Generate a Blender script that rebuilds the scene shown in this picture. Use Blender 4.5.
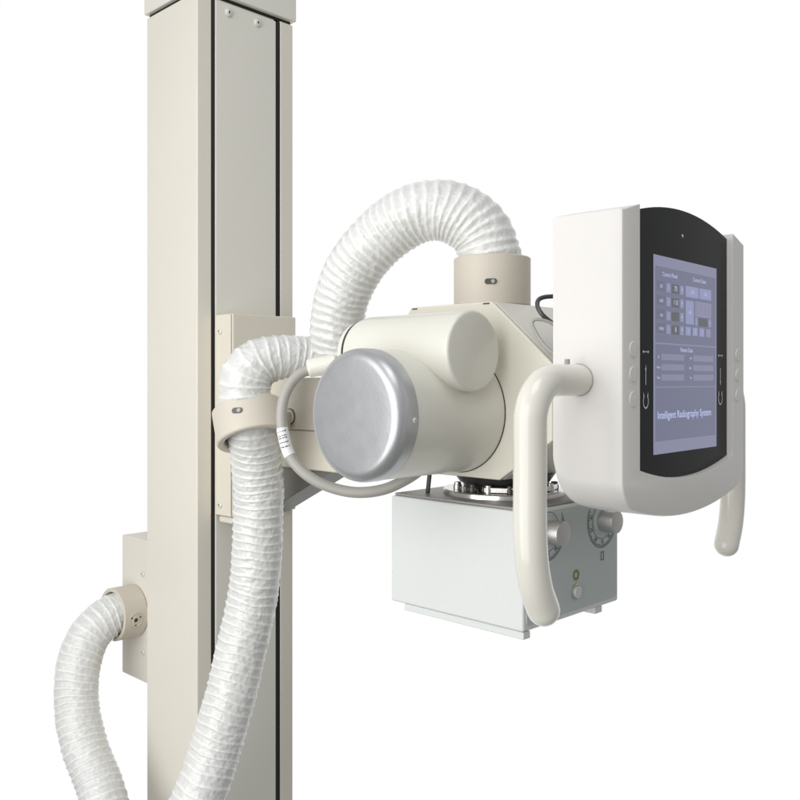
import bpy, bmesh, math, random
from mathutils import Vector, Matrix, noise
random.seed(4)
for o in list(bpy.data.objects): bpy.data.objects.remove(o)
scene = bpy.context.scene
H = 1.4                                   # lens height; x runs along the tube axis, y towards the stand column
FW = Vector((.715, .699, 0)).normalized(); RT = Vector((FW.y, -FW.x, 0))

# ------------------------------------------------------------------ camera
cd = bpy.data.cameras.new('camera'); cam = bpy.data.objects.new('camera', cd); scene.collection.objects.link(cam)
cam.location = (0, 0, H)
cam.rotation_euler = (math.radians(90), 0, math.atan2(FW.y, FW.x) - math.pi/2)
cd.sensor_width = 36; cd.lens = 36*880/800; cd.shift_y = -20/800; cd.clip_start = .05; cd.clip_end = 100
scene.camera = cam
scene.render.resolution_x = scene.render.resolution_y = 1024

# ------------------------------------------------------------------ world: white studio sweep behind the machine, dimmer studio elsewhere
w = bpy.data.worlds.new('World'); scene.world = w; w.use_nodes = True
nt = w.node_tree; nt.nodes.clear()
tc = nt.nodes.new('ShaderNodeTexCoord'); dot = nt.nodes.new('ShaderNodeVectorMath'); dot.operation = 'DOT_PRODUCT'
dot.inputs[1].default_value = (FW.x, FW.y, 0)
mr = nt.nodes.new('ShaderNodeMapRange'); mr.interpolation_type = 'SMOOTHSTEP'
mr.inputs['From Min'].default_value = .35; mr.inputs['From Max'].default_value = .70
sep = nt.nodes.new('ShaderNodeSeparateXYZ'); up = nt.nodes.new('ShaderNodeMapRange')
up.inputs['From Min'].default_value = -.6; up.inputs['From Max'].default_value = .6
amb = nt.nodes.new('ShaderNodeMix'); amb.data_type = 'RGBA'
amb.inputs[6].default_value = (.22, .22, .205, 1); amb.inputs[7].default_value = (.47, .475, .48, 1)
mx = nt.nodes.new('ShaderNodeMix'); mx.data_type = 'RGBA'; mx.inputs[7].default_value = (1.0, 1.0, 1.0, 1)
bg = nt.nodes.new('ShaderNodeBackground'); out = nt.nodes.new('ShaderNodeOutputWorld')
L = nt.links.new
L(tc.outputs['Generated'], dot.inputs[0]); L(dot.outputs['Value'], mr.inputs['Value'])
L(tc.outputs['Generated'], sep.inputs[0]); L(sep.outputs['Z'], up.inputs['Value']); L(up.outputs[0], amb.inputs[0])
L(mr.outputs[0], mx.inputs[0]); L(amb.outputs[2], mx.inputs[6]); L(mx.outputs[2], bg.inputs[0]); L(bg.outputs[0], out.inputs[0])

def area(name, loc, target, size, power, col=(1, 1, 1), sy=None):
    d = bpy.data.lights.new(name, 'AREA'); d.size = size; d.energy = power; d.color = col
    if sy: d.shape = 'RECTANGLE'; d.size_y = sy
    o = bpy.data.objects.new(name, d); scene.collection.objects.link(o); o.location = loc
    o.rotation_euler = (Vector(target) - Vector(loc)).to_track_quat('-Z', 'Y').to_euler()
area('key_softbox', (-1.35, .74, 1.42), (.95, 1.0, 1.25), 2.2, 41, (1, .995, .985), 2.6)
area('added_column_fill', (.08, 1.02, 1.5), (.98, 1.40, 1.35), .4, 2.7, (1, .99, .97), 1.3)  # unseen lamp added to brighten the column front while sparing the console
area('top_softbox', (.2, .1, 3.2), (1.0, 1.0, 1.3), 1.0, 9, (1, 1, 1))
vs = scene.view_settings; vs.view_transform = 'Standard'; vs.look = 'None'; vs.exposure = 0; vs.gamma = 1
scene.render.engine = 'CYCLES'

# ------------------------------------------------------------------ materials
def mat(name, col, rough=.45, metal=0, bump=0, bscale=400, var=.0, vscale=5, coat=0, emit=None, es=1, spec=.5, rvar=0):
    m = bpy.data.materials.new(name); m.use_nodes = True; t = m.node_tree; b = t.nodes['Principled BSDF']
    b.inputs['Base Color'].default_value = (*col, 1); b.inputs['Roughness'].default_value = rough
    b.inputs['Metallic'].default_value = metal; b.inputs['Coat Weight'].default_value = coat
    b.inputs['Specular IOR Level'].default_value = spec
    tcn = t.nodes.new('ShaderNodeTexCoord')
    if var or rvar:
        n = t.nodes.new('ShaderNodeTexNoise'); n.inputs['Scale'].default_value = vscale; n.inputs['Detail'].default_value = 5
        t.links.new(tcn.outputs['Object'], n.inputs['Vector'])
        if var:
            x = t.nodes.new('ShaderNodeMix'); x.data_type = 'RGBA'
            x.inputs[6].default_value = tuple(c*(1-var) for c in col) + (1,); x.inputs[7].default_value = tuple(min(1, c*(1+var)) for c in col) + (1,)
            t.links.new(n.outputs['Fac'], x.inputs[0]); t.links.new(x.outputs[2], b.inputs['Base Color'])
        if rvar:
            r = t.nodes.new('ShaderNodeMapRange'); r.inputs['To Min'].default_value = rough-rvar; r.inputs['To Max'].default_value = rough+rvar
            t.links.new(n.outputs['Fac'], r.inputs['Value']); t.links.new(r.outputs[0], b.inputs['Roughness'])
    if bump:
        n = t.nodes.new('ShaderNodeTexNoise'); n.inputs['Scale'].default_value = bscale; n.inputs['Detail'].default_value = 3
        t.links.new(tcn.outputs['Object'], n.inputs['Vector'])
        bp = t.nodes.new('ShaderNodeBump'); bp.inputs['Strength'].default_value = bump; bp.inputs['Distance'].default_value = .001
        t.links.new(n.outputs['Fac'], bp.inputs['Height']); t.links.new(bp.outputs[0], b.inputs['Normal'])
    if emit:
        b.inputs['Emission Color'].default_value = (*emit, 1); b.inputs['Emission Strength'].default_value = es
    return m
M = {}
M['cream'] = mat('cream_paint', (.735, .700, .625), .42, bump=.25, bscale=700, var=.035, vscale=4, rvar=.09)
M['panel'] = mat('grey_white_panel_paint', (.745, .73, .665), .38, bump=.2, bscale=700, var=.02, vscale=3, rvar=.05)
M['collar'] = mat('beige_plastic', (.60, .555, .48), .5, bump=.2, bscale=300, var=.03, vscale=20, rvar=.05)
M['carr'] = mat('carriage_paint', (.70, .66, .57), .45, bump=.25, bscale=600, var=.02, vscale=6, rvar=.05)
M['tube'] = mat('glossy_cream_enamel', (.74, .73, .66), .3, bump=.12, bscale=160, var=.012, vscale=8, coat=.25, rvar=.05)
M['house'] = mat('housing_enamel', (.74, .715, .625), .36, bump=.15, bscale=260, var=.015, vscale=8, rvar=.05)
M['console'] = mat('console_white_plastic', (.79, .77, .75), .42, bump=.2, bscale=900, var=.01, vscale=10, rvar=.04)
M['strip'] = mat('console_grey_strip', (.50, .49, .465), .45, bump=.2, bscale=900, var=.01, vscale=10, rvar=.04)
M['handle'] = mat('ivory_handle_plastic', (.78, .76, .69), .22, coat=.4, bump=.05, bscale=90, rvar=.04, vscale=12)
M['coll'] = mat('collimator_white_paint', (.74, .765, .755), .38, bump=.2, bscale=700, var=.01, vscale=6, rvar=.05)
M['collpanel'] = mat('collimator_grey_panel', (.52, .575, .57), .38, bump=.1, bscale=700, var=.02, vscale=12, rvar=.04)
M['colltop'] = mat('collimator_top_metal', (.36, .35, .34), .45, metal=.5, bump=.2, bscale=300)
M['black'] = mat('black_gap', (.012, .012, .012), .6)
M['dark'] = mat('dark_metal', (.10, .10, .10), .4, metal=.7)
M['bezel'] = mat('black_glass_bezel', (.004, .005, .005), .18, spec=.16, rvar=.03, vscale=30)
M['cap'] = mat('hammered_silver_paint', (.54, .55, .57), .38, metal=.82, bump=.12, bscale=380, var=.045, vscale=60, rvar=.04)
M['steel'] = mat('polished_steel', (.72, .70, .68), .22, metal=1, bump=.15, bscale=120, rvar=.06, vscale=60)
M['knob'] = mat('satin_aluminium', (.55, .54, .53), .36, metal=.75, bump=.3, bscale=900)
M['screw'] = mat('screw_white_metal', (.70, .69, .66), .38, metal=.15)
M['cable'] = mat('grey_cable_rubber', (.40, .385, .36), .45, bump=.2, bscale=400, var=.03, vscale=30)
M['label'] = mat('white_paper_label', (.78, .78, .80), .6)
M['ink'] = mat('black_ink', (.05, .05, .07), .6)
M['panelink'] = mat('dark_grey_print', (.10, .115, .12), .5)
M['white_ink'] = mat('white_symbol_print', (.75, .75, .75), .5)
M['green'] = mat('green_print', (.20, .24, .04), .5)
M['screen'] = mat('lit_screen', (.02, .02, .03), .25, emit=(.138, .145, .222))
M['s_light'] = mat('screen_light_band', (.02, .02, .03), .3, emit=(.205, .210, .31))
M['s_mid'] = mat('screen_tile', (.02, .02, .03), .3, emit=(.235, .240, .375))
M['s_blue'] = mat('screen_blue_tile', (.02, .02, .03), .3, emit=(.25, .265, .44))
M['gusset'] = mat('shade_toned_gusset', (.20, .195, .175), .5, bump=.2, bscale=600)  # shade below the arm is put into this dark base colour
M['s_dark'] = mat('screen_dark_tile', (.02, .02, .03), .3, emit=(.085, .09, .095))
M['s_shade'] = mat('screen_shade_tile', (.02, .02, .03), .3, emit=(.12, .125, .185))
M['s_text'] = mat('screen_white_text', (.02, .02, .03), .3, emit=(.44, .50, .74))

def hose_mat():
    m = mat('crinkled_white_hose_film', (.68, .68, .67), .30, coat=.3, spec=.55)
    t = m.node_tree; b = t.nodes['Principled BSDF']; tcn = t.nodes.new('ShaderNodeTexCoord')
    b.inputs['Subsurface Weight'].default_value = .12; b.inputs['Subsurface Radius'].default_value = (1, 1, 1); b.inputs['Subsurface Scale'].default_value = .004
    at_ = t.nodes.new('ShaderNodeAttribute'); at_.attribute_name = 'wire'; mxc = t.nodes.new('ShaderNodeMix'); mxc.data_type = 'RGBA'
    mxc.inputs[6].default_value = (.68, .685, .672, 1); mxc.inputs[7].default_value = (.86, .86, .845, 1)
    t.links.new(at_.outputs['Fac'], mxc.inputs[0]); t.links.new(mxc.outputs[2], b.inputs['Base Color'])
    n = t.nodes.new('ShaderNodeTexNoise'); n.inputs['Scale'].default_value = 95; n.inputs['Detail'].default_value = 4; n.inputs['Distortion'].default_value = 1.6
    v = t.nodes.new('ShaderNodeTexVoronoi'); v.inputs['Scale'].default_value = 120; v.feature = 'F1'
    ad = t.nodes.new('ShaderNodeMath'); ad.operation = 'ADD'
    bp = t.nodes.new('ShaderNodeBump'); bp.inputs['Strength'].default_value = .45; bp.inputs['Distance'].default_value = .0022
    t.links.new(tcn.outputs['Object'], n.inputs['Vector']); t.links.new(tcn.outputs['Object'], v.inputs['Vector'])
    t.links.new(n.outputs['Fac'], ad.inputs[0]); t.links.new(v.outputs['Distance'], ad.inputs[1])
    t.links.new(ad.outputs[0], bp.inputs['Height']); t.links.new(bp.outputs[0], b.inputs['Normal'])
    return m
M['hose'] = hose_mat()

# ------------------------------------------------------------------ helpers
def tag(o, label=None, cat=None, group=None, kind=None):
    if label: o['label'] = label
    if cat: o['category'] = cat
    if group: o['group'] = group
    if kind: o['kind'] = kind
    return o
def thing(name, label, cat, loc, rz=0, group=None):
    o = bpy.data.objects.new(name, None); scene.collection.objects.link(o); o.empty_display_size = .05
    o.location = (loc[0], loc[1], loc[2]+H); o.rotation_euler = (0, 0, rz); o['base'] = (loc[0], loc[1], loc[2])
    tag(o, label, cat, group); del o['base']; BASE[o.name] = Vector(loc) if rz == 0 else None
    return o
BASE = {}
def root_of(o):
    while o.parent: o = o.parent
    return o
def obj(name, bm, m, parent=None, bev=0, seg=3, sharp=35, label=None):
    """bm in machine coordinates (z measured from lens height), or local for a rotated root"""
    r = root_of(parent) if parent else None
    off = None
    if r is not None: off = BASE[r.name]
    if r is None: off = Vector((0, 0, -H))
    if off is not None: bmesh.ops.translate(bm, verts=bm.verts, vec=-off)
    bmesh.ops.recalc_face_normals(bm, faces=bm.faces)
    for f in bm.faces: f.smooth = True
    for e in bm.edges:
        if len(e.link_faces) == 2 and e.calc_face_angle(0) > math.radians(sharp): e.smooth = False
    me = bpy.data.meshes.new(name); bm.to_mesh(me); bm.free()
    for mm in (m if isinstance(m, (list, tuple)) else [m]): me.materials.append(mm)
    o = bpy.data.objects.new(name, me); scene.collection.objects.link(o)
    if parent: o.parent = parent
    if bev:
        b = o.modifiers.new('bevel', 'BEVEL'); b.width = bev; b.segments = seg; b.limit_method = 'ANGLE'; b.angle_limit = math.radians(40); b.harden_normals = True
    if label: o['label'] = label
    return o
def new(): return bmesh.new()
def box(bm, x0, x1, y0, y1, z0, z1, mi=0):
    vs = [bm.verts.new((x, y, z)) for z in (z0, z1) for x, y in ((x0, y0), (x1, y0), (x1, y1), (x0, y1))]
    for q in ((0, 3, 2, 1), (4, 5, 6, 7), (0, 1, 5, 4), (1, 2, 6, 5), (2, 3, 7, 6), (3, 0, 4, 7)):
        bm.faces.new([vs[i] for i in q]).material_index = mi
def frame(ax):
    ax = Vector(ax).normalized(); h = Vector((0, 0, 1)) if abs(ax.z) < .9 else Vector((1, 0, 0))
    x = h.cross(ax).normalized(); return x, ax.cross(x), ax
def lathe(bm, o, ax, prof, seg=64, caps=True, mi=0):
    """prof: (height along ax, radius)"""
    o = Vector(o); x, y, a = frame(ax); rings = []
    for h, r in prof:
        if r < 1e-6: rings.append([bm.verts.new(o+a*h)])
        else: rings.append([bm.verts.new(o+a*h+(x*math.cos(t)+y*math.sin(t))*r) for t in (2*math.pi*k/seg for k in range(seg))])
    for A, B in zip(rings, rings[1:]):
        for k in range(seg):
            k2 = (k+1) % seg
            if len(A) == 1 and len(B) == 1: continue
            if len(A) == 1: f = bm.faces.new((A[0], B[k], B[k2]))
            elif len(B) == 1: f = bm.faces.new((A[k], A[k2], B[0]))
            else: f = bm.faces.new((A[k], A[k2], B[k2], B[k]))
            f.material_index = mi
    if caps:
        for R in (rings[0], rings[-1]):
            if len(R) > 2: bm.faces.new(R).material_index = mi
def roundprof(L, r, b, b0=0, n=6):
    p = []
    if b0: p += [(b0*(1-math.cos(t)), r-b0+b0*math.sin(t)) for t in (math.pi/2*k/n for k in range(n+1))]
    else: p += [(0, r)]
    if b: p += [(L-b+b*math.sin(t), r-b+b*math.cos(t)) for t in (math.pi/2*k/n for k in range(n+1))]
    else: p += [(L, r)]
    return p
def hollow(bm, o, ax, L, r, ri, b=.002, seg=64):
    prof = [(b, ri), (0, ri+b), (0, r-b), (b, r), (L-b, r), (L, r-b), (L, ri+b), (L-b, ri)]
    o = Vector(o); x, y, a = frame(ax); R = []
    for h, rr in prof: R.append([bm.verts.new(o+a*h+(x*math.cos(t)+y*math.sin(t))*rr) for t in (2*math.pi*k/seg for k in range(seg))])
    for i in range(len(R)):
        A, B = R[i], R[(i+1) % len(R)]
        for k in range(seg): bm.faces.new((A[k], A[(k+1) % seg], B[(k+1) % seg], B[k]))
def prism(bm, pts, o, ex, ey, n, depth, mi=0):
    o, ex, ey, n = Vector(o), Vector(ex), Vector(ey), Vector(n)
    A = [bm.verts.new(o+ex*p+ey*q) for p, q in pts]; B = [bm.verts.new(o+ex*p+ey*q+n*depth) for p, q in pts]
    N = len(pts); bm.faces.new(A).material_index = mi; bm.faces.new(B[::-1]).material_index = mi
    for i in range(N): bm.faces.new((A[i], A[(i+1) % N], B[(i+1) % N], B[i])).material_index = mi
def spline(pts, step):
    P = [Vector(p) for p in pts]; P = [P[0]*2-P[1]] + P + [P[-1]*2-P[-2]]; out = []
    for i in range(1, len(P)-2):
        p0, p1, p2, p3 = P[i-1:i+3]; n = max(2, int((p2-p1).length/step*1.5))
        for k in range(n):
            t = k/n
            out.append(.5*((2*p1)+(p2-p0)*t+(2*p0-5*p1+4*p2-p3)*t*t+(3*p1-p0-3*p2+p3)*t**3))
    out.append(P[-2])
    res = [out[0]]; acc = 0                       # uniform resample
    for a, b in zip(out, out[1:]):
        d = (b-a).length
        while d > 0 and acc+d >= step:
            f = (step-acc)/d; a = a.lerp(b, f); res.append(a.copy()); d = (b-a).length; acc = 0
        acc += d
    return res
def sweep(bm, path, rf, seg=32, cap='round'):
    n = len(path); T = [((path[min(i+1, n-1)]-path[max(i-1, 0)]).normalized()) for i in range(n)]
    x, y, _ = frame(T[0]); rings = []; s = 0
    for i in range(n):
        if i: s += (path[i]-path[i-1]).length
        x = (x-T[i]*x.dot(T[i])).normalized(); y = T[i].cross(x)
        rings.append([bm.verts.new(path[i]+(x*math.cos(t)+y*math.sin(t))*rf(s, t, i)) for t in (2*math.pi*k/seg for k in range(seg))])
    for A, B in zip(rings, rings[1:]):
        for k in range(seg): bm.faces.new((A[k], A[(k+1) % seg], B[(k+1) % seg], B[k]))
    for R, t, sgn, p in ((rings[0], T[0], -1, path[0]), (rings[-1], T[-1], 1, path[-1])):
        if cap == 'round':
            r = (R[0].co-p).length; prev = R
            for k in range(1, 6):
                th = math.pi/2*k/6
                C_ = [bm.verts.new(p+(v.co-p)*math.cos(th)+t*sgn*r*math.sin(th)) for v in R]
                for j in range(seg): bm.faces.new((prev[j], prev[(j+1) % seg], C_[(j+1) % seg], C_[j]))
                prev = C_
            bm.faces.new(prev)
        elif cap: bm.faces.new(R)
def at(px, py, d):                                # point in the machine's coordinates from a sight line and a distance
    p = RT*((px-400)/880*d) + FW*d; return Vector((p.x, p.y, (380-py)/880*d))
def screw(parent, o, n, r=.006, name='screw', hexa=True):
    bm = new(); lathe(bm, o, n, [(0, r), (r*.35, r*.95), (r*.55, r*.7), (r*.58, r*.36), (r*.25, r*.33), (r*.25, 0)], 24)
    for f in bm.faces:
        c = f.calc_center_median()-Vector(o)
        if (c-Vector(n).normalized()*c.dot(Vector(n).normalized())).length < r*.3: f.material_index = 1
    return obj(name, bm, [M['screw'], M['dark']], parent)
def textobj(items, name, m, parent, z0=0):
    """items: (string, size, origin, ex, ey, align)"""
    bm = new()
    for s, size, o, ex, ey, al, *sc in items:
        cu = bpy.data.curves.new('t', 'FONT'); cu.body = s; cu.size = size; cu.align_x = al; cu.align_y = 'CENTER'
        cu.resolution_u = 3
        if sc: cu.offset = sc[0]
        to = bpy.data.objects.new('t', cu); scene.collection.objects.link(to)
        bpy.context.view_layer.update()
        me = bpy.data.meshes.new_from_object(to.evaluated_get(bpy.context.evaluated_depsgraph_get()))
        ex, ey = Vector(ex).normalized(), Vector(ey).normalized(); n = ex.cross(ey)
        Mx = Matrix((ex, ey, n)).transposed().to_4x4(); Mx.translation = Vector(o)
        me.transform(Mx); bm.from_mesh(me); bpy.data.meshes.remove(me); bpy.data.objects.remove(to); bpy.data.curves.remove(cu)
    return obj(name, bm, m, parent)

# ================================================================== STAND COLUMN
CA0, CA1, CV0, CV1 = .872, 1.090, 1.360, 1.535
ZT, ZB = .700, -1.4
col = thing('stand_column', 'tall square cream floor stand column with black slots down its front', 'column', (.98, 1.45, ZB))
bm = new()
# sheet column with two open grooves in its front face
pts = [(CA0, CV0), (.9022, CV0), (.9022, CV0+.022), (.9100, CV0+.022), (.9100, CV0+.003), (1.0471, CV0+.003), (1.0471, CV0+.022), (1.0590, CV0+.022), (1.0590, CV0), (CA1, CV0), (CA1, CV1), (CA0, CV1)]
prism(bm, pts, (0, 0, ZB), (1, 0, 0), (0, 1, 0), (0, 0, 1), ZT-ZB-.003)
obj('column_body', bm, M['cream'], col, .0022, 3)
for x0, x1 in ((.9024, .9097), (1.0473, 1.0588)):
    bm = new(); box(bm, x0, x1, CV0+.0012, CV0+.0215, ZB+.01, ZT-.006); obj('slot', bm, M['black'], col)
bm = new(); box(bm, .9103, 1.0468, CV0-.0015, CV0+.0028, ZB+.02, ZT-.008)
fp = obj('front_panel', bm, M['panel'], col, .001, 2)
screw(fp, (.938, CV0-.0015, .676), (0, -1, 0), .0075); screw(fp, (1.003, CV0-.0015, .676), (0, -1, 0), .0075)
bm = new(); box(bm, CA0+.004, CA1-.004, CV0+.004, CV1-.004, ZT-.003, ZT+.003); obj('seam', bm, M['black'], col)
bm = new(); box(bm, CA0-.004, CA1+.004, CV0-.006, CV1+.004, ZT+.003, ZT+.16); obj('top_cover', bm, M['panel'], col, .002, 2)
# ================================================================== CABLE BOX behind the column
cb = thing('cable_box', 'cream sheet metal box on the rear of the column holding the lower hose collar', 'junction box', (.98, 1.61, -.604))
bm = new(); box(bm, .900, 1.06, 1.5365, 1.684, -.604, -.320); obj('box_body', bm, M['cream'], cb, .002, 3)
bm = new(); hollow(bm, (.8995, 1.63, -.466), (-1, 0, 0), .050, .052, .0445, .0015)
lathe(bm, (.8995, 1.63, -.466), (-1, 0, 0), [(0, .045), (.006, .045)], 48)
c = obj('hose_collar', bm, M['collar'], cb)
n = Vector((-.0, -.94, -.1)).normalized()
p = Vector((.873, 1.63, -.466)) + n*.0518
bm = new(); lathe(bm, p, n, [(-.003, .0145), (.0009, .0145), (.0010, .0132), (.0003, .0130), (.0005, .0075), (.0014, .007), (.0014, .0045), (-.001, .0042), (-.001, 0)], 32); d = obj('clamp_disc', bm, M['collar'], c)
bm = new()
x, y, _ = frame(n)
for k in range(3):
    t = 2.1*k+.5; lathe(bm, p+(x*math.cos(t)+y*math.sin(t))*.0104, n, [(.0003, .0016), (.0012, .0016)], 12)
lathe(bm, p, n, [(-.0005, .0041), (.0006, .0041)], 16)
obj('pin_hole', bm, M['dark'], c)
screw(cb, (.8998, 1.598, -.388), (-1, 0, 0), .006); screw(cb, (.8998, 1.598, -.544), (-1, 0, 0), .006)
# small cable gland behind
# ================================================================== CARRIAGE + ARM
ca = thing('column_carriage', 'cream carriage block on the column front with thick arm reaching to the tube head', 'carriage', (.985, 1.33, -.245))
bm = new()
prism(bm, [(1.3578, -.245), (1.338, -.245), (1.307, -.245), (1.307, .119), (1.3578, .119)], (.911, 0, 0), (0, 1, 0), (0, 0, 1), (1, 0, 0), .144)
obj('carriage_block', bm, M['carr'], ca, .003, 3)
bm = new(); box(bm, .9075, .9107, 1.3085, 1.3575, -.2435, .1175); obj('side_plate', bm, M['carr'], ca, .0008, 2)
bm = new(); box(bm, .912, 1.052, 1.312, 1.352, -.258, -.2455); obj('lower_lip', bm, M['carr'], ca, .004, 3)
for z in (.088, -.225): screw(ca, (.9074, 1.340, z), (-1, 0, 0), .006)
bm = new(); box(bm, .940, 1.035, .88, 1.3065, -.084, .004); obj('support_arm', bm, M['carr'], ca, .003, 3)
bm = new(); box(bm, .9425, 1.0325, .99, 1.3065, -.150, -.0845); obj('lower_arm_cover', bm, M['carr'], ca, .003, 3)
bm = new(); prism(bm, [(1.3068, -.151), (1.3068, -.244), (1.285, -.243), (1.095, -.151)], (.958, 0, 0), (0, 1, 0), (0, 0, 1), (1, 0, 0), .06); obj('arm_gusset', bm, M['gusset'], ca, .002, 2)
bm = new(); lathe(bm, (.9398, 1.180, -.062), (-1, 0, 0), [(0, .0135), (.0012, .0135)], 32); ag = obj('plug_gap', bm, M['dark'], ca)
bm = new(); lathe(bm, (.9385, 1.180, -.062), (-1, 0, 0), roundprof(.004, .0122, .0015), 32); obj('arm_plug', bm, M['carr'], ca)
# ================================================================== HOSES
def hose(path, R, pitch, seed, seg=72, soft=0, taper=None):
    W = []
    P = spline(path, .00125); bm = new(); off = Vector((seed*7.3, seed*3.1, seed)); N = len(P)
    # bend direction for inner-side bunching
    def rf(s, t, i):
        u = s/pitch + t/(2*math.pi) + .45*noise.noise(Vector((s*14, math.cos(t)*.8, math.sin(t)*.8+seed)))
        f = u-math.floor(u); d = abs(f-.5)*2         # 1 at the wire, 0 mid-film
        wire = math.exp(-((1-d)/(.26+.35*soft))**2)
        sag = 1-.042*(1-wire)*(0.75+.5*noise.noise(off+Vector((math.cos(t)*1.5, math.sin(t)*1.5, s*35))))
        q = off+Vector((math.cos(t)*2.2+s*22, math.sin(t)*2.2-s*9, s*60))
        cr = abs(noise.noise(q*1.3))                 # sharp creases
        cr2 = abs(noise.noise(q*3.1+Vector((5, 1, 2))))
        slow = noise.noise(off+Vector((math.cos(t)*.9, math.sin(t)*.9, s*18)))
        W.append(wire*(.75+.25*noise.noise(q*.7)))
        k = 1 if taper is None else taper(s, i/N)
        return R*k*(sag + (.030+.02*soft)*slow - (.050*(.35-cr)+.022*(.3-cr2))*(1-.65*wire))
    sweep(bm, P, rf, seg, cap='flat')
    cl = bm.verts.layers.float_color.new('wire'); bm.verts.ensure_lookup_table()
    for v, a in zip(bm.verts, W): v[cl] = (a, a, a, 1)
    return bm
arch = [at(*p) for p in ((492, 290, 1.243), (491.5, 270, 1.243), (489, 254, 1.243), (482, 234, 1.243), (466, 219, 1.245), (443, 210.5, 1.25), (415, 214.5, 1.26), (388, 231, 1.275), (365, 253, 1.29), (350, 277, 1.305), (341, 302, 1.32), (337.5, 328, 1.335), (341, 352, 1.35), (352, 380, 1.36), (362, 400, 1.36))]
bm = hose(arch, .0435, .0118, 1.0, soft=.6, taper=lambda s, f: 1.06-.12*min(1, f*1.1)+.06*max(0, 1-s/.05))
tag(obj('ventilation_hose', bm, M['hose'], None, sharp=180), 'white ribbed hose arching up from the top collar and down behind the tube head', 'hose', 'ribbed white cable hoses')
hang = [at(*p) for p in ((400, 372, 1.44), (365, 358, 1.44), (335, 356, 1.43), (305, 356.5, 1.42), (283, 357, 1.405), (261, 362, 1.39), (247.5, 375, 1.38), (245, 397, 1.38), (251.5, 425, 1.39), (256, 455, 1.41), (258.5, 490, 1.425), (258, 530, 1.43), (256, 570, 1.43), (251, 606, 1.43), (241, 650, 1.42), (230, 698, 1.405), (215, 750, 1.39), (200, 793, 1.37), (177, 846, 1.36), (145, 880, 1.42), (118, 850, 1.53), (101, 790, 1.60), (84, 744, 1.64), (77, 706, 1.67), (78, 669, 1.69), (87, 640, 1.71), (101, 623, 1.73), (119, 612, 1.756), (134, 610, 1.775))]
def tp(s, f): u = min(1, max(0, (s-.15)/.13)); return .82+.20*u*u*(3-2*u)
bm = hose(hang, .0408, .0142, 2.0, taper=tp)
tag(obj('ventilation_hose', bm, M['hose'], None, sharp=180), 'long white hose bent through the ring, hanging down the column and entering rear box', 'hose', 'ribbed white cable hoses')
# clamp ring
rc = at(250.5, 424, 1.385)
ax = (RT*-.24 + Vector((0, 0, 1))*.93 + FW*.40).normalized()
hc = thing('hose_ring', 'wide cream ring gripping the hose beside the arm', 'hose clamp', rc)
bm = new(); hollow(bm, rc-ax*.028, ax, .056, .0565, .0455, .002); ring = obj('ring_band', bm, M['collar'], hc)
d = (-FW*1.0 + RT*-.02 + Vector((0, 0, -.25))); d = (d-ax*d.dot(ax)).normalized()
def slot_hole(parent, p, n, along, r=.0045, l=.008):
    n = n.normalized(); al = (along-n*along.dot(n)).normalized(); b = n.cross(al); bm = new()
    pts = [(l*.5+r*math.cos(t), r*math.sin(t)) for t in (math.pi*(k/10-.5) for k in range(11))] + [(-l*.5+r*math.cos(t), r*math.sin(t)) for t in (math.pi*(k/10+.5) for k in range(11))]
    prism(bm, pts, p-n*.003, al, b, n, .0038)
    o = obj('screw_recess', bm, M['dark'], parent)
    bm = new(); lathe(bm, p+al*l*.35, n, [(-.001, r*.75), (.0018, r*.7), (.0022, 0)], 16); obj('screw', bm, M['cable'], parent)
slot_hole(ring, rc+d*.0565+ax*.004, d, RT)
bm = new(); q = rc; box(bm, .915, .935, q.y+.035, 1.3065, q.z-.015, q.z+.015); obj('ring_bracket', bm, M['collar'], hc, .003)

# ================================================================== MOUNTING HOUSING
mh = thing('mounting_housing', 'faceted cream housing above the collimator carrying the tube head and top collar', 'housing', (1.0, .79, -.13))
octo = [(.862, .103), (.718, .103), (.622, .020), (.622, -.075), (.705, -.130), (.835, -.130), (.895, -.09), (.93, .03)]
def inset(pts, d):
    cx = sum(p[0] for p in pts)/len(pts); cy = sum(p[1] for p in pts)/len(pts)
    return [(cx+(x-cx)*(1-d), cy+(y-cy)*(1-d)) for x, y in pts]
bm = new(); prism(bm, octo, (.914, 0, 0), (0, 1, 0), (0, 0, 1), (1, 0, 0), .19); obj('housing_body', bm, M['panel'], mh, .003, 3)
bm = new(); prism(bm, inset(octo, .02), (.9105, 0, 0), (0, 1, 0), (0, 0, 1), (1, 0, 0), .004); obj('gap', bm, M['black'], mh)
bm = new(); prism(bm, octo, (.9045, 0, 0), (0, 1, 0), (0, 0, 1), (1, 0, 0), .0062); obj('cover_plate', bm, M['house'], mh, .0025, 3)
bm = new(); hollow(bm, (.98, .776, .1035), (0, 0, 1), .068, .0540, .0475, .0015); hcl = obj('hose_collar', bm, M['collar'], mh)
d = (-FW+RT*-.14).normalized(); slot_hole(hcl, Vector((.98, .776, .1335))+d*.054, d, RT, .0038, .009)
bm = new(); box(bm, .9038, .9052, .7205, .7310, .0995, .1012); obj('gap_corner_mark', bm, M['dark'], mh)  # added dark bars mark the cover gap at its top corners
bm = new(); box(bm, .9038, .9052, .850, .8598, .0995, .1012); obj('gap_corner_mark', bm, M['dark'], mh)
bm = new(); lathe(bm, (1.008, .776, -.1445), (0, 0, 1), [(0, .064), (.0142, .074)], 48); obj('tube_port', bm, M['dark'], mh)
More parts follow.
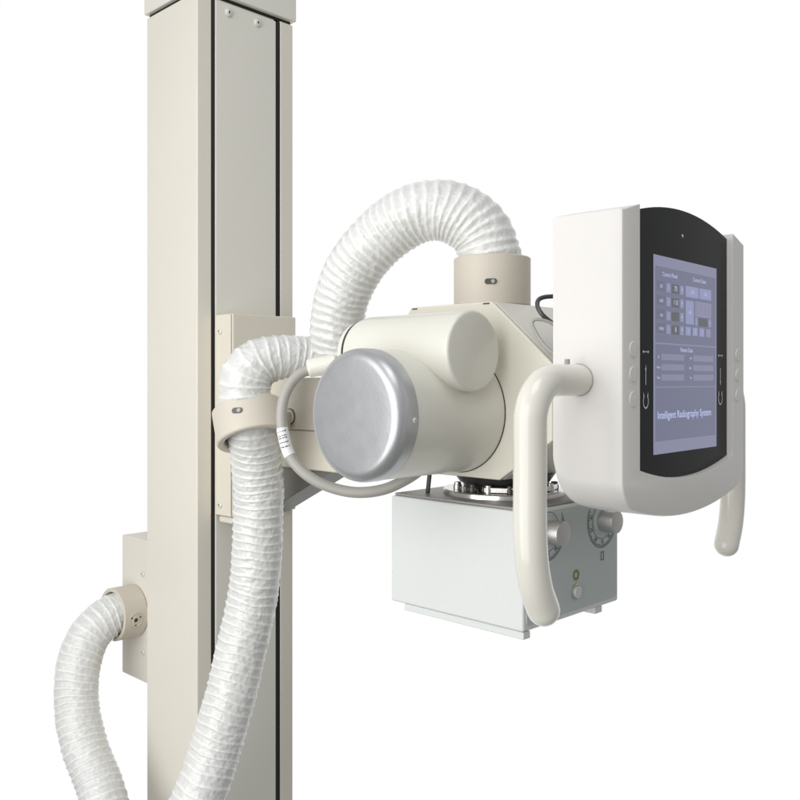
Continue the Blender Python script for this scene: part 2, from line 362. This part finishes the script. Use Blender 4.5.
# ================================================================== TUBE HEAD
th = thing('xray_tube_head', 'big glossy cream drum with round silver end cap, side mounted on the housing', 'tube head', (.82, .776, -.122))
TC = Vector((.7415, .776, -.0425)); TR = .080
bm = new(); lathe(bm, TC, (1, 0, 0), [(0, TR-.002), (.002, TR), (.13, TR+.0008), (.150, TR+.0012), (.1620, TR+.0012)], 96); obj('drum', bm, M['tube'], th)
bm = new(); lathe(bm, TC+Vector((.1621, 0, 0)), (1, 0, 0), [(0, TR+.0022), (.0006, TR+.0022)], 96); obj('rear_seam', bm, M['black'], th)
bm = new()
prof = [(0, TR+.0008), (.014, TR+.001)] + [(.014+.0165*math.sin(t), TR+.001-.0145*(1-math.cos(t))) for t in (math.pi/2*k/10 for k in range(1, 11))] + [(.0308, .050), (.0310, .0)]
lathe(bm, TC, (-1, 0, 0), prof, 96); cap = obj('end_cap', bm, M['cap'], th, sharp=60)
dn = Vector((0, -1, -.05)).normalized(); screw(cap, TC+Vector((-.006, 0, 0))+dn*TR*1.01, dn, .0032)
SO = Vector((.8315, .686, .0355))
bm = new(); lathe(bm, SO, (0, 1, 0), [(0, 0)] + [(.004*(1-math.cos(t)), .046+.004*math.sin(t)) for t in (math.pi/2*k/5 for k in range(6))] + [(.168, .050)] + [(.168+.022*math.sin(t), .050-.006*(1-math.cos(t))) for t in (math.pi/2*k/6 for k in range(1, 7))], 72)
obj('cable_socket', bm, M['tube'], th)
bm = new(); lathe(bm, SO+Vector((0, .1901, 0)), (0, 1, 0), [(0, .0462), (.0022, .0462)], 48); obj('seam_ring', bm, M['dark'], th)
bm = new(); lathe(bm, SO+Vector((0, .1925, 0)), (0, 1, 0), [(0, .0445), (.009, .044), (.012, .040)], 48); obj('socket_cap', bm, M['tube'], th)
sl0, sl1 = at(336, 363, 1.205), at(307.5, 368.5, 1.205)
bm = new(); ds = (sl1-sl0); lathe(bm, sl0, ds, roundprof(ds.length, .0132, .005), 32); obj('cable_sleeve', bm, M['handle'], th)
# ================================================================== POWER CABLE
cp = [at(*p) for p in ((322, 366, 1.205), (312, 369, 1.203), (300, 374, 1.20), (290, 385, 1.195), (283.5, 400, 1.19), (281.5, 418, 1.185), (283.5, 436, 1.18), (289.5, 455, 1.175), (301, 470, 1.17), (318, 482, 1.165), (340, 490, 1.16), (362, 492.5, 1.155), (385, 489, 1.15), (405, 480, 1.145), (420, 470, 1.145), (432, 460, 1.15))]
CPs = spline(cp, .003)
pc = thing('power_cable', 'thick grey rubber cable looping under the silver capped drum', 'cable', cp[4])
bm = new(); sweep(bm, CPs, lambda s, t, i: .0073, 24, 'flat'); obj('cable_sheath', bm, M['cable'], pc)
i0 = min(range(len(CPs)), key=lambda i: (CPs[i]-at(282.5, 429, 1.182)).length); i1 = min(range(len(CPs)), key=lambda i: (CPs[i]-at(289.5, 455, 1.175)).length)
bm = new(); sweep(bm, CPs[i0:i1+1], lambda s, t, i: .0079, 24, 'flat'); lb = obj('paper_label', bm, M['label'], pc)
bm = new(); tdir = (CPs[i1]-CPs[i0]).normalized()
for r in range(5):
    c0 = CPs[i0].lerp(CPs[i1], .14+.14*r); side = (-FW).cross(tdir).normalized(); x = -1.0
    ii = int(i0+(i1-i0)*(.12+.13*r)); c0 = CPs[ii]
    while x < .8:
        wd = random.uniform(.08, .3); a_ = x*.9; 
        def on(a, s): return c0 + (-FW*math.cos(a)+side*math.sin(a))*.00815 + tdir*s
        hgt = random.uniform(.0010, .0018)
        v = [bm.verts.new(on(a, s)) for a, s in ((a_, 0), (a_+wd, 0), (a_+wd, hgt), (a_, hgt))]; bm.faces.new(v); x += wd+random.uniform(.06, .25)
obj('label_writing', bm, M['ink'], lb)

# ================================================================== COLLIMATOR
co = thing('collimator', 'white box collimator with grey dial panel below the drum', 'collimator', (1.008, .776, -.315))
bm = new(); box(bm, .894, 1.122, .659, .892, -.3165, -.1655); obj('casing', bm, M['coll'], co, .0035, 4)
bm = new(); box(bm, .898, 1.118, .663, .888, -.1653, -.1615); obj('top_plate', bm, M['colltop'], co, .001, 2)
# front panel (rounded lower corners)
def rrect(x0, x1, z0, z1, r, n=6, top=True):
    pts = []
    for cx, cz, a0 in ((x0+r, z0+r, math.pi), (x1-r, z0+r, 1.5*math.pi)):
        pts += [(cx+r*math.cos(a0+math.pi/2*k/n), cz+r*math.sin(a0+math.pi/2*k/n)) for k in range(n+1)]
    for cx, cz, a0 in ((x1-r, z1-r, 0), (x0+r, z1-r, .5*math.pi)):
        pts += [(cx+r*math.cos(a0+math.pi/2*k/n), cz+r*math.sin(a0+math.pi/2*k/n)) for k in range(n+1)]
    return pts
FV = .6575
bm = new(); prism(bm, rrect(.900, 1.1155, -.3090, -.1700, .006), (0, FV, 0), (1, 0, 0), (0, 0, 1), (0, 1, 0), .004); pan = obj('front_panel', bm, M['collpanel'], co, .0006, 2)
def ringstroke(bm, cx, cz, r, w_, a0, a1, y, n=48):
    pts = [(cx+rr*math.cos(a0+(a1-a0)*k/n), cz+rr*math.sin(a0+(a1-a0)*k/n)) for k in range(n+1) for rr in (r-w_/2, r+w_/2)]
    v = [bm.verts.new((p, y, q)) for p, q in pts]
    for k in range(n): bm.faces.new((v[2*k], v[2*k+1], v[2*k+3], v[2*k+2]))
def dial(cx, cz, nums):
    bm = new(); y = FV-.0004
    ringstroke(bm, cx, cz, .0375, .0009, math.radians(150), math.radians(395), y)
    ringstroke(bm, cx, cz, .0345, .0007, math.radians(160), math.radians(385), y-.0001)
    ringstroke(bm, cx, cz, .0255, .0007, 0, 2*math.pi, y)
    for k in range(36):
        t = math.radians(155+k*6.6); r0, r1 = .0345, .0375
        if k % 3 == 0: r0 = .0325
        d = Vector((math.cos(t), 0, math.sin(t))); s = Vector((-d.z, 0, d.x))*.0004; c0 = Vector((cx, y-.0002, cz))
        bm.faces.new([bm.verts.new(c0+d*r0-s), bm.verts.new(c0+d*r1-s), bm.verts.new(c0+d*r1+s), bm.verts.new(c0+d*r0+s)])
    dl = obj('dial_scale', bm, M['panelink'], pan)
    it = []
    for k, s in enumerate(nums):
        t = math.radians(165+k*210/(len(nums)-1)); d = Vector((math.cos(t), 0, math.sin(t)))
        it.append((s, .0068, Vector((cx, y-.0002, cz))+d*.0298, Vector((-d.z, 0, d.x)), -d, 'CENTER', .00012))
    textobj(it, 'dial_numbers', M['panelink'], pan)
    bm = new(); prism(bm, [(-.016, -.006), (.016, -.012), (.008, .012), (-.012, .010)], (cx, FV-.0012, cz-.012), (1, 0, 0), (0, 0, 1), (0, 1, 0), .0008)
    bm.free()
    bm = new(); lathe(bm, (cx, FV-.0002, cz), (0, -1, 0), [(0, .0195), (.0012, .0192), (.0016, .018)], 40)
    kp = (cx, FV-.0010, cz)
    prism(bm, [(-.005, 0), (.005, 0), (0, -.0255)], (cx, FV-.0013, cz), (math.cos(.5), 0, math.sin(.5)), (-math.sin(.5), 0, math.cos(.5)), (0, 1, 0), .0009)
    obj('pointer_plate', bm, M['collpanel'], pan)
    bm = new(); lathe(bm, (cx, FV-.0016, cz), (0, -1, 0), [(0, .0125), (.004, .0125), (.0042, .0158)] + [(.0215+.0012*math.sin(t), .0146+.0012*math.cos(t)) for t in (math.pi/2*k/4 for k in range(5))], 48)
    return obj('knob', bm, M['knob'], co)
dial(.9457, -.196, ['10', '15', '20', '25', '30', '35', '43'])
dial(1.0765, -.196, ['10', '15', '20', '25', '30', '35', '43'])
for cx in (.9457, 1.0765):
    z = -.2455; bm = new()
    for x0, x1, z0, z1 in ((-.0035, .0035, .0052, .006), (-.0035, .0035, -.006, -.0052), (-.0035, -.0027, -.0052, .0052), (.0027, .0035, -.0052, .0052)):
        box(bm, cx+x0, cx+x1, FV-.0007, FV-.0002, z+z0, z+z1)
    obj('format_mark', bm, M['panelink'], pan)
bm = new(); ringstroke(bm, 1.0108, -.262, .0055, .0032, 0, 2*math.pi, FV-.0005)
for k in range(8):
    t = k*math.pi/4; d = Vector((math.cos(t), 0, math.sin(t))); s = Vector((-d.z, 0, d.x))*.0006; c0 = Vector((1.0108, FV-.0006, -.262))
    bm.faces.new([bm.verts.new(c0+d*.0068-s), bm.verts.new(c0+d*.0082-s), bm.verts.new(c0+d*.0082+s), bm.verts.new(c0+d*.0068+s)])
obj('light_symbol', bm, M['green'], pan)
bm = new(); hollow(bm, (1.0108, FV-.0002, -.2845), (0, -1, 0), .0022, .0108, .0088, .0005, 40); obj('button_ring', bm, M['steel'], co)
bm = new(); lathe(bm, (1.0108, FV-.0002, -.2845), (0, -1, 0), roundprof(.0042, .0084, .0012), 40); obj('light_button', bm, M['screw'], co)
for x0, x1, y0, y1 in ((.8965, .911, .660, .868), (1.066, 1.084, .662, .868)):
    bm = new(); box(bm, x0, x1, y0, y1, -.3262, -.3168); obj('accessory_rail', bm, M['coll'], co, .0012, 2)
# swivel flange on top
FC = Vector((1.008, .776, -.1613))
bm = new(); lathe(bm, FC, (0, 0, 1), [(0, .088), (.0055, .0875), (.007, .086), (.0072, .062), (.0100, .061), (.0102, .0)], 96); fl = obj('swivel_flange', bm, M['steel'], co)
for k, ang in enumerate((150, 180, 200, 224, 240, 262, 280, 300, 340)):
    t = math.radians(ang); d = Vector((math.cos(t), math.sin(t), 0)); p = FC+d*.071+Vector((0, 0, .0074))
    bm = new(); lathe(bm, p, (0, 0, 1), [(0, .006), (.006, .006), (.0065, .005), (.010, .0048), (.0105, .003)], 20); obj('clamp_screw', bm, M['dark' if k % 2 else 'steel'], co)
for ang, l in ((212, .05), (246, .04), (285, .045)):
    t = math.radians(ang); d = Vector((math.cos(t), math.sin(t), 0)); s = Vector((-d.y, d.x, 0)); bm = new()
    prism(bm, [(-l/2, -.006), (l/2, -.006), (l/2*.8, .006), (-l/2*.8, .006)], FC+d*.068+Vector((0, 0, .0074)), s, d, (0, 0, 1), .008); obj('clamp_jaw', bm, M['steel'], co, .0015)
bm = new(); lathe(bm, FC+Vector((0, 0, .0103)), (0, 0, 1), [(0, .058), (.006, .060), (.007, .0575), (.012, .0575), (.0122, .040)], 64); obj('neck', bm, M['dark'], co)
bm = new(); prism(bm, [(0, 0), (.006, 0), (.002, .028), (-.004, .028)], (.925, .848, -.1614), (0, 1, 0), (0, 0, 1), (1, 0, 0), .004); obj('release_lever', bm, M['dark'], co, .001)

# ================================================================== CONTROL CONSOLE (own frame: x across, y back, z up)
RZ = math.atan2(.0424, .9989)
cs = thing('control_console', 'white control console with black framed touch screen and two curved grab handles', 'control panel', (.8785, .4889, 0), RZ)
D = .0864; TL, TR_ = -.040, .3053; TM = (TL+TR_)/2; HW = (TR_-TL)/2; RI = .2653
def zbot(t):
    x = (t-TM)/HW; d = HW-abs(t-TM); rr = .026
    return -.136-.026*(1-x*x)+(rr-math.sqrt(max(0, rr*rr-(rr-d)**2)) if d < rr else 0)
NB = 60
bt = [TM-HW*math.cos(math.pi*k/NB) for k in range(NB+1)]
inner = [(RI, .194)] + [(RI*(1-k/16.), -.100-.017*(1-((k/8.)-1)**2)) for k in range(17)] + [(0, .194)]
def layer(q):
    s = max(0, (q-(D-.026))/.026); lift = .026*(1-math.sqrt(max(0, 1-s*s)))
    i_ = .0035 if q < 0.0001 else (.0012 if q < .002 else 0)
    pts = [(TL+i_, .184-i_*.4)] + [(min(max(t, TL+i_), TR_-i_), zbot(t)+lift+i_) for t in bt] + [(TR_-i_, .184-i_*.4)]
    return pts + inner
bm = new(); rows = []
qs = [0, .0012, .0038] + [.02, .04] + [D-.026+.026*k/8 for k in range(9)]
for q in qs: rows.append([bm.verts.new((p[0], q, p[1])) for p in layer(q)])
for A, B in zip(rows, rows[1:]):
    for i in range(len(A)): bm.faces.new((A[i], A[(i+1) % len(A)], B[(i+1) % len(A)], B[i]))
bm.faces.new(rows[0]); bm.faces.new(rows[-1][::-1])
obj('casing', bm, M['console'], cs, .0018, 3, sharp=30)
def arch_top(t, e=.188, m=.206): return e+(m-e)*(1-((t-RI/2)/(RI/2))**2)
def panelpts(x0, x1, e, m, zb):
    ts = [x1+(x0-x1)*k/20 for k in range(21)]
    return [(t, arch_top(t, e, m)) for t in ts] + [(x0+(x1-x0)*k/20, -.0995-zb-.017*(1-((x0+(x1-x0)*k/20)/(RI/2)-1)**2)) for k in range(21)]
bm = new(); prism(bm, panelpts(.0002, RI-.0002, .187, .205, -.001), (0, .0125, 0), (1, 0, 0), (0, 0, 1), (0, 1, 0), D-.014); obj('back_shell', bm, M['strip'], cs)
bm = new(); prism(bm, panelpts(.0006, RI-.0006, .188, .2062, .0002), (0, .008, 0), (1, 0, 0), (0, 0, 1), (0, 1, 0), .0042); bz = obj('bezel', bm, M['bezel'], cs, .0008, 2)
bm = new(); lathe(bm, (RI/2-.006, .0079, .175), (0, -1, 0), [(0, .0022), (.0006, .0018)], 20); obj('camera_dot', bm, M['knob'], bz)
# screen
SX0, SX1, SZ0, SZ1 = .0483, .2288, -.0862, .1448; SW, SH = SX1-SX0, SZ1-SZ0; SY = .0076
bm = new(); box(bm, SX0, SX1, SY, .0079, SZ0, SZ1)
scr = obj('screen', bm, M['screen'], cs)
def rect(bm, s0, s1, h0, h1, mi, dy=.0002):
    y = SY-dy; v = [bm.verts.new((SX0+SW*s, y, SZ1-SH*h)) for s, h in ((s0, h0), (s0, h1), (s1, h1), (s1, h0))]; bm.faces.new(v).material_index = mi
bm = new()   # materials 0 light 1 mid 2 blue 3 dark 4 shade
rect(bm, 0, 1, 0, .055, 0); rect(bm, 0, .022, .055, 1, 0); rect(bm, .978, 1, .055, 1, 0); rect(bm, .022, .978, .935, 1, 0)
rect(bm, .022, .978, .438, .447, 0); rect(bm, .022, .978, .660, .666, 0)
for h in (.155, .226, .298, .367):
    rect(bm, .05, .165, h-.026, h+.022, 4); rect(bm, .185, .245, h-.022, h+.024, 1); rect(bm, .265, .375, h-.022, h+.024, 3); rect(bm, .392, .445, h-.022, h+.024, 1)
rect(bm, .480, .690, .128, .186, 2); rect(bm, .705, .905, .128, .186, 2)
rect(bm, .480, .610, .205, .330, 2); rect(bm, .632, .905, .203, .284, 1)
for k in range(4): rect(bm, .645+.066*k, .691+.066*k, .209, .278, 0, .0004)
rect(bm, .632, .675, .290, .334, 1); rect(bm, .690, .840, .290, .334, 3); rect(bm, .858, .905, .290, .334, 1)
for s in (.480, .592, .704, .816): rect(bm, s, s+.080, .345, .390, 2 if s < .8 else 1)
for h in (.511, .563, .615): rect(bm, .11, .455, h-.017, h+.015, 0); rect(bm, .60, .945, h-.017, h+.015, 0)
obj('screen_tiles', bm, [M['s_light'], M['s_mid'], M['s_blue'], M['s_dark'], M['s_shade']], scr)
EX, EZ = (1, 0, 0), (0, 0, 1)
def T(s, x, h, size, al='CENTER', off=.00005): return (s, size*(1 if size > .012 else .84), (SX0+SW*x, SY-.0006, SZ1-SH*h), EX, EZ, al, off)
its = [T('Control Panel', .235, .091, .0085), T('Control State', .70, .089, .0085), T('Patient Data', .49, .470, .0085),
       T('Intelligent Radiography System', .475, .806, .0124, off=.00015)]
for s, h in (('kV', .154), ('mA', .226), ('ms', .298), ('mAs', .366)): its += [T(s, .108, h, .008), T('-', .215, h, .009), T('+', .418, h, .009)]
for s, h in (('70', .156), ('110', .227), ('8', .368)): its.append(T(s, .32, h, .0105))
for s, x, h in (('ON', .585, .158), ('OK', .805, .158), ('AP', .545, .268), ('1', .520, .368), ('2', .632, .368), ('3', .744, .368), ('-', .653, .313), ('+', .881, .313)): its.append(T(s, x, h, .007))
for s, x, h in (('ID', .065, .511), ('Name', .065, .563), ('Date', .065, .615), ('Sex', .555, .511), ('Age', .545, .563), ('No', .555, .615)): its.append(T(s, x+.002, h, .0048))
for it in its: textobj([it], 'screen_heading' if it[1] >= .0070 and len(it[0]) > 4 else 'screen_caption', M['s_text'], scr)
# symbols on the bezel
def symbols(cx, down, parent):
    bm = new(); y = .0075
    def poly(pts): bm.faces.new([bm.verts.new((cx+p, y, q)) for p, q in pts])
    z = .032; poly([(-.0055, z-.0005), (.0055, z-.0005), (.0055, z+.0005), (-.0055, z+.0005)])
    for s in (-1, 1): poly([(s*.0085, z), (s*.0050, z-.0020), (s*.0050, z+.0020)])
    z = .005; sg = -1 if down else 1
    poly([(-.0008, z-.0105), (.0008, z-.0105), (.0008, z+.0105), (-.0008, z+.0105)]); poly([(0, z+sg*.0125), (-.0022, z+sg*.0065), (.0022, z+sg*.0065)])
    z = -.024; n = 30; a0, a1 = math.radians(125), math.radians(415)
    v = [bm.verts.new((cx+r*math.cos(a0+(a1-a0)*k/n)*.9, y, z+r*math.sin(a0+(a1-a0)*k/n)*1.15)) for k in range(n+1) for r in (.0060, .0076)]
    for k in range(n): bm.faces.new((v[2*k], v[2*k+1], v[2*k+3], v[2*k+2]))
    poly([(-.0058, z+.0105), (-.0030, z+.0042), (-.0062, z+.0042)]); poly([(.0058, z+.0105), (.0062, z+.0042), (.0030, z+.0042)])
    obj('control_symbols', bm, M['white_ink'], parent)
symbols(.0290, False, bz); symbols(.2415, True, bz)
for cx in (-.0165, .2818):
    for z in (.0335, .0063, -.0209):
        bm = new(); lathe(bm, (cx, .0002, z), (0, -1, 0), [(0, .0084)] + [(.0006+.0008*math.sin(t), .0076+.0008*math.cos(t)) for t in (math.pi/2*k/4 for k in range(5))] + [(.0012, .0066), (.0018, .003), (.0019, 0)], 40); obj('side_button', bm, M['console'], cs)
# handles
def handle(side):
    pts = []; x0 = TL if side < 0 else TR_
    E = .097; q = .053; R_ = .045
    loc = [(-.004, 0), (.02, 0), (E-R_, 0)] + [(E-R_+R_*math.sin(t), -R_*(1-math.cos(t))) for t in (math.pi/2*k/6 for k in range(1, 7))] + [(E, -.10), (E, -.150), (E-.003, -.185), (E-.011, -.215), (E-.025, -.2405)]
    P = [Vector((x0+side*a, q, z)) for a, z in loc]
    bm = new(); sweep(bm, spline(P, .003), lambda s, t, i: .0174, 40, 'round'); h = obj('handle', bm, M['handle'], cs, sharp=60)
    bm = new(); lathe(bm, (x0+side*-.0005, q, 0), (side, 0, 0), [(0, .0181), (.0014, .0181)], 40); obj('seat_ring', bm, M['cable'], h)
    bm = new(); lathe(bm, (x0+side*.018, q+.004, .0160), (0, 0, 1), [(0, .003), (.0065, .003), (.0070, .0025)], 20); obj('set_screw', bm, M['cable'], h)
handle(-1); handle(1)
bm = new(); box(bm, .08, .19, D+.0005, D+.040, -.05, .08); obj('mounting_block', bm, M['dark'], cs, .004)
bm = new(); prism(bm, [(.045, .100), (.20, .100), (.20, .108), (.045, .104)], (0, D-.001, 0), (1, 0, 0), (0, 0, 1), (0, 1, 0), .05); obj('mounting_bracket', bm, M['panel'], cs, .001)

# ================================================================== SMALL CABLES behind the console
def cable(pts, r, m, label, px=None):
    P = spline([at(*p) for p in pts], .002); bm = new(); sweep(bm, P, lambda s, t, i: r, 14, 'flat')
    tag(obj('signal_cable', bm, m, None), label, 'cable', 'thin cables behind the console')
cable(((560, 296, 1.10), (545, 297, 1.095), (538.5, 300, 1.09), (537.5, 306, 1.085), (541, 313, 1.08), (547, 319, 1.08), (556, 325, 1.08), (570, 330, 1.08)), .0028, M['dark'], 'thin black cable looping out above the grey one, behind the console')
cable(((570, 331, 1.075), (556, 325, 1.075), (545, 320.5, 1.075), (536, 319.5, 1.075), (532, 322.5, 1.075), (534.5, 330, 1.072), (541, 341, 1.066), (548, 349, 1.06), (558, 356, 1.055)), .0021, M['cable'], 'thin grey cable lying in a loop on the housing slope beside the console')
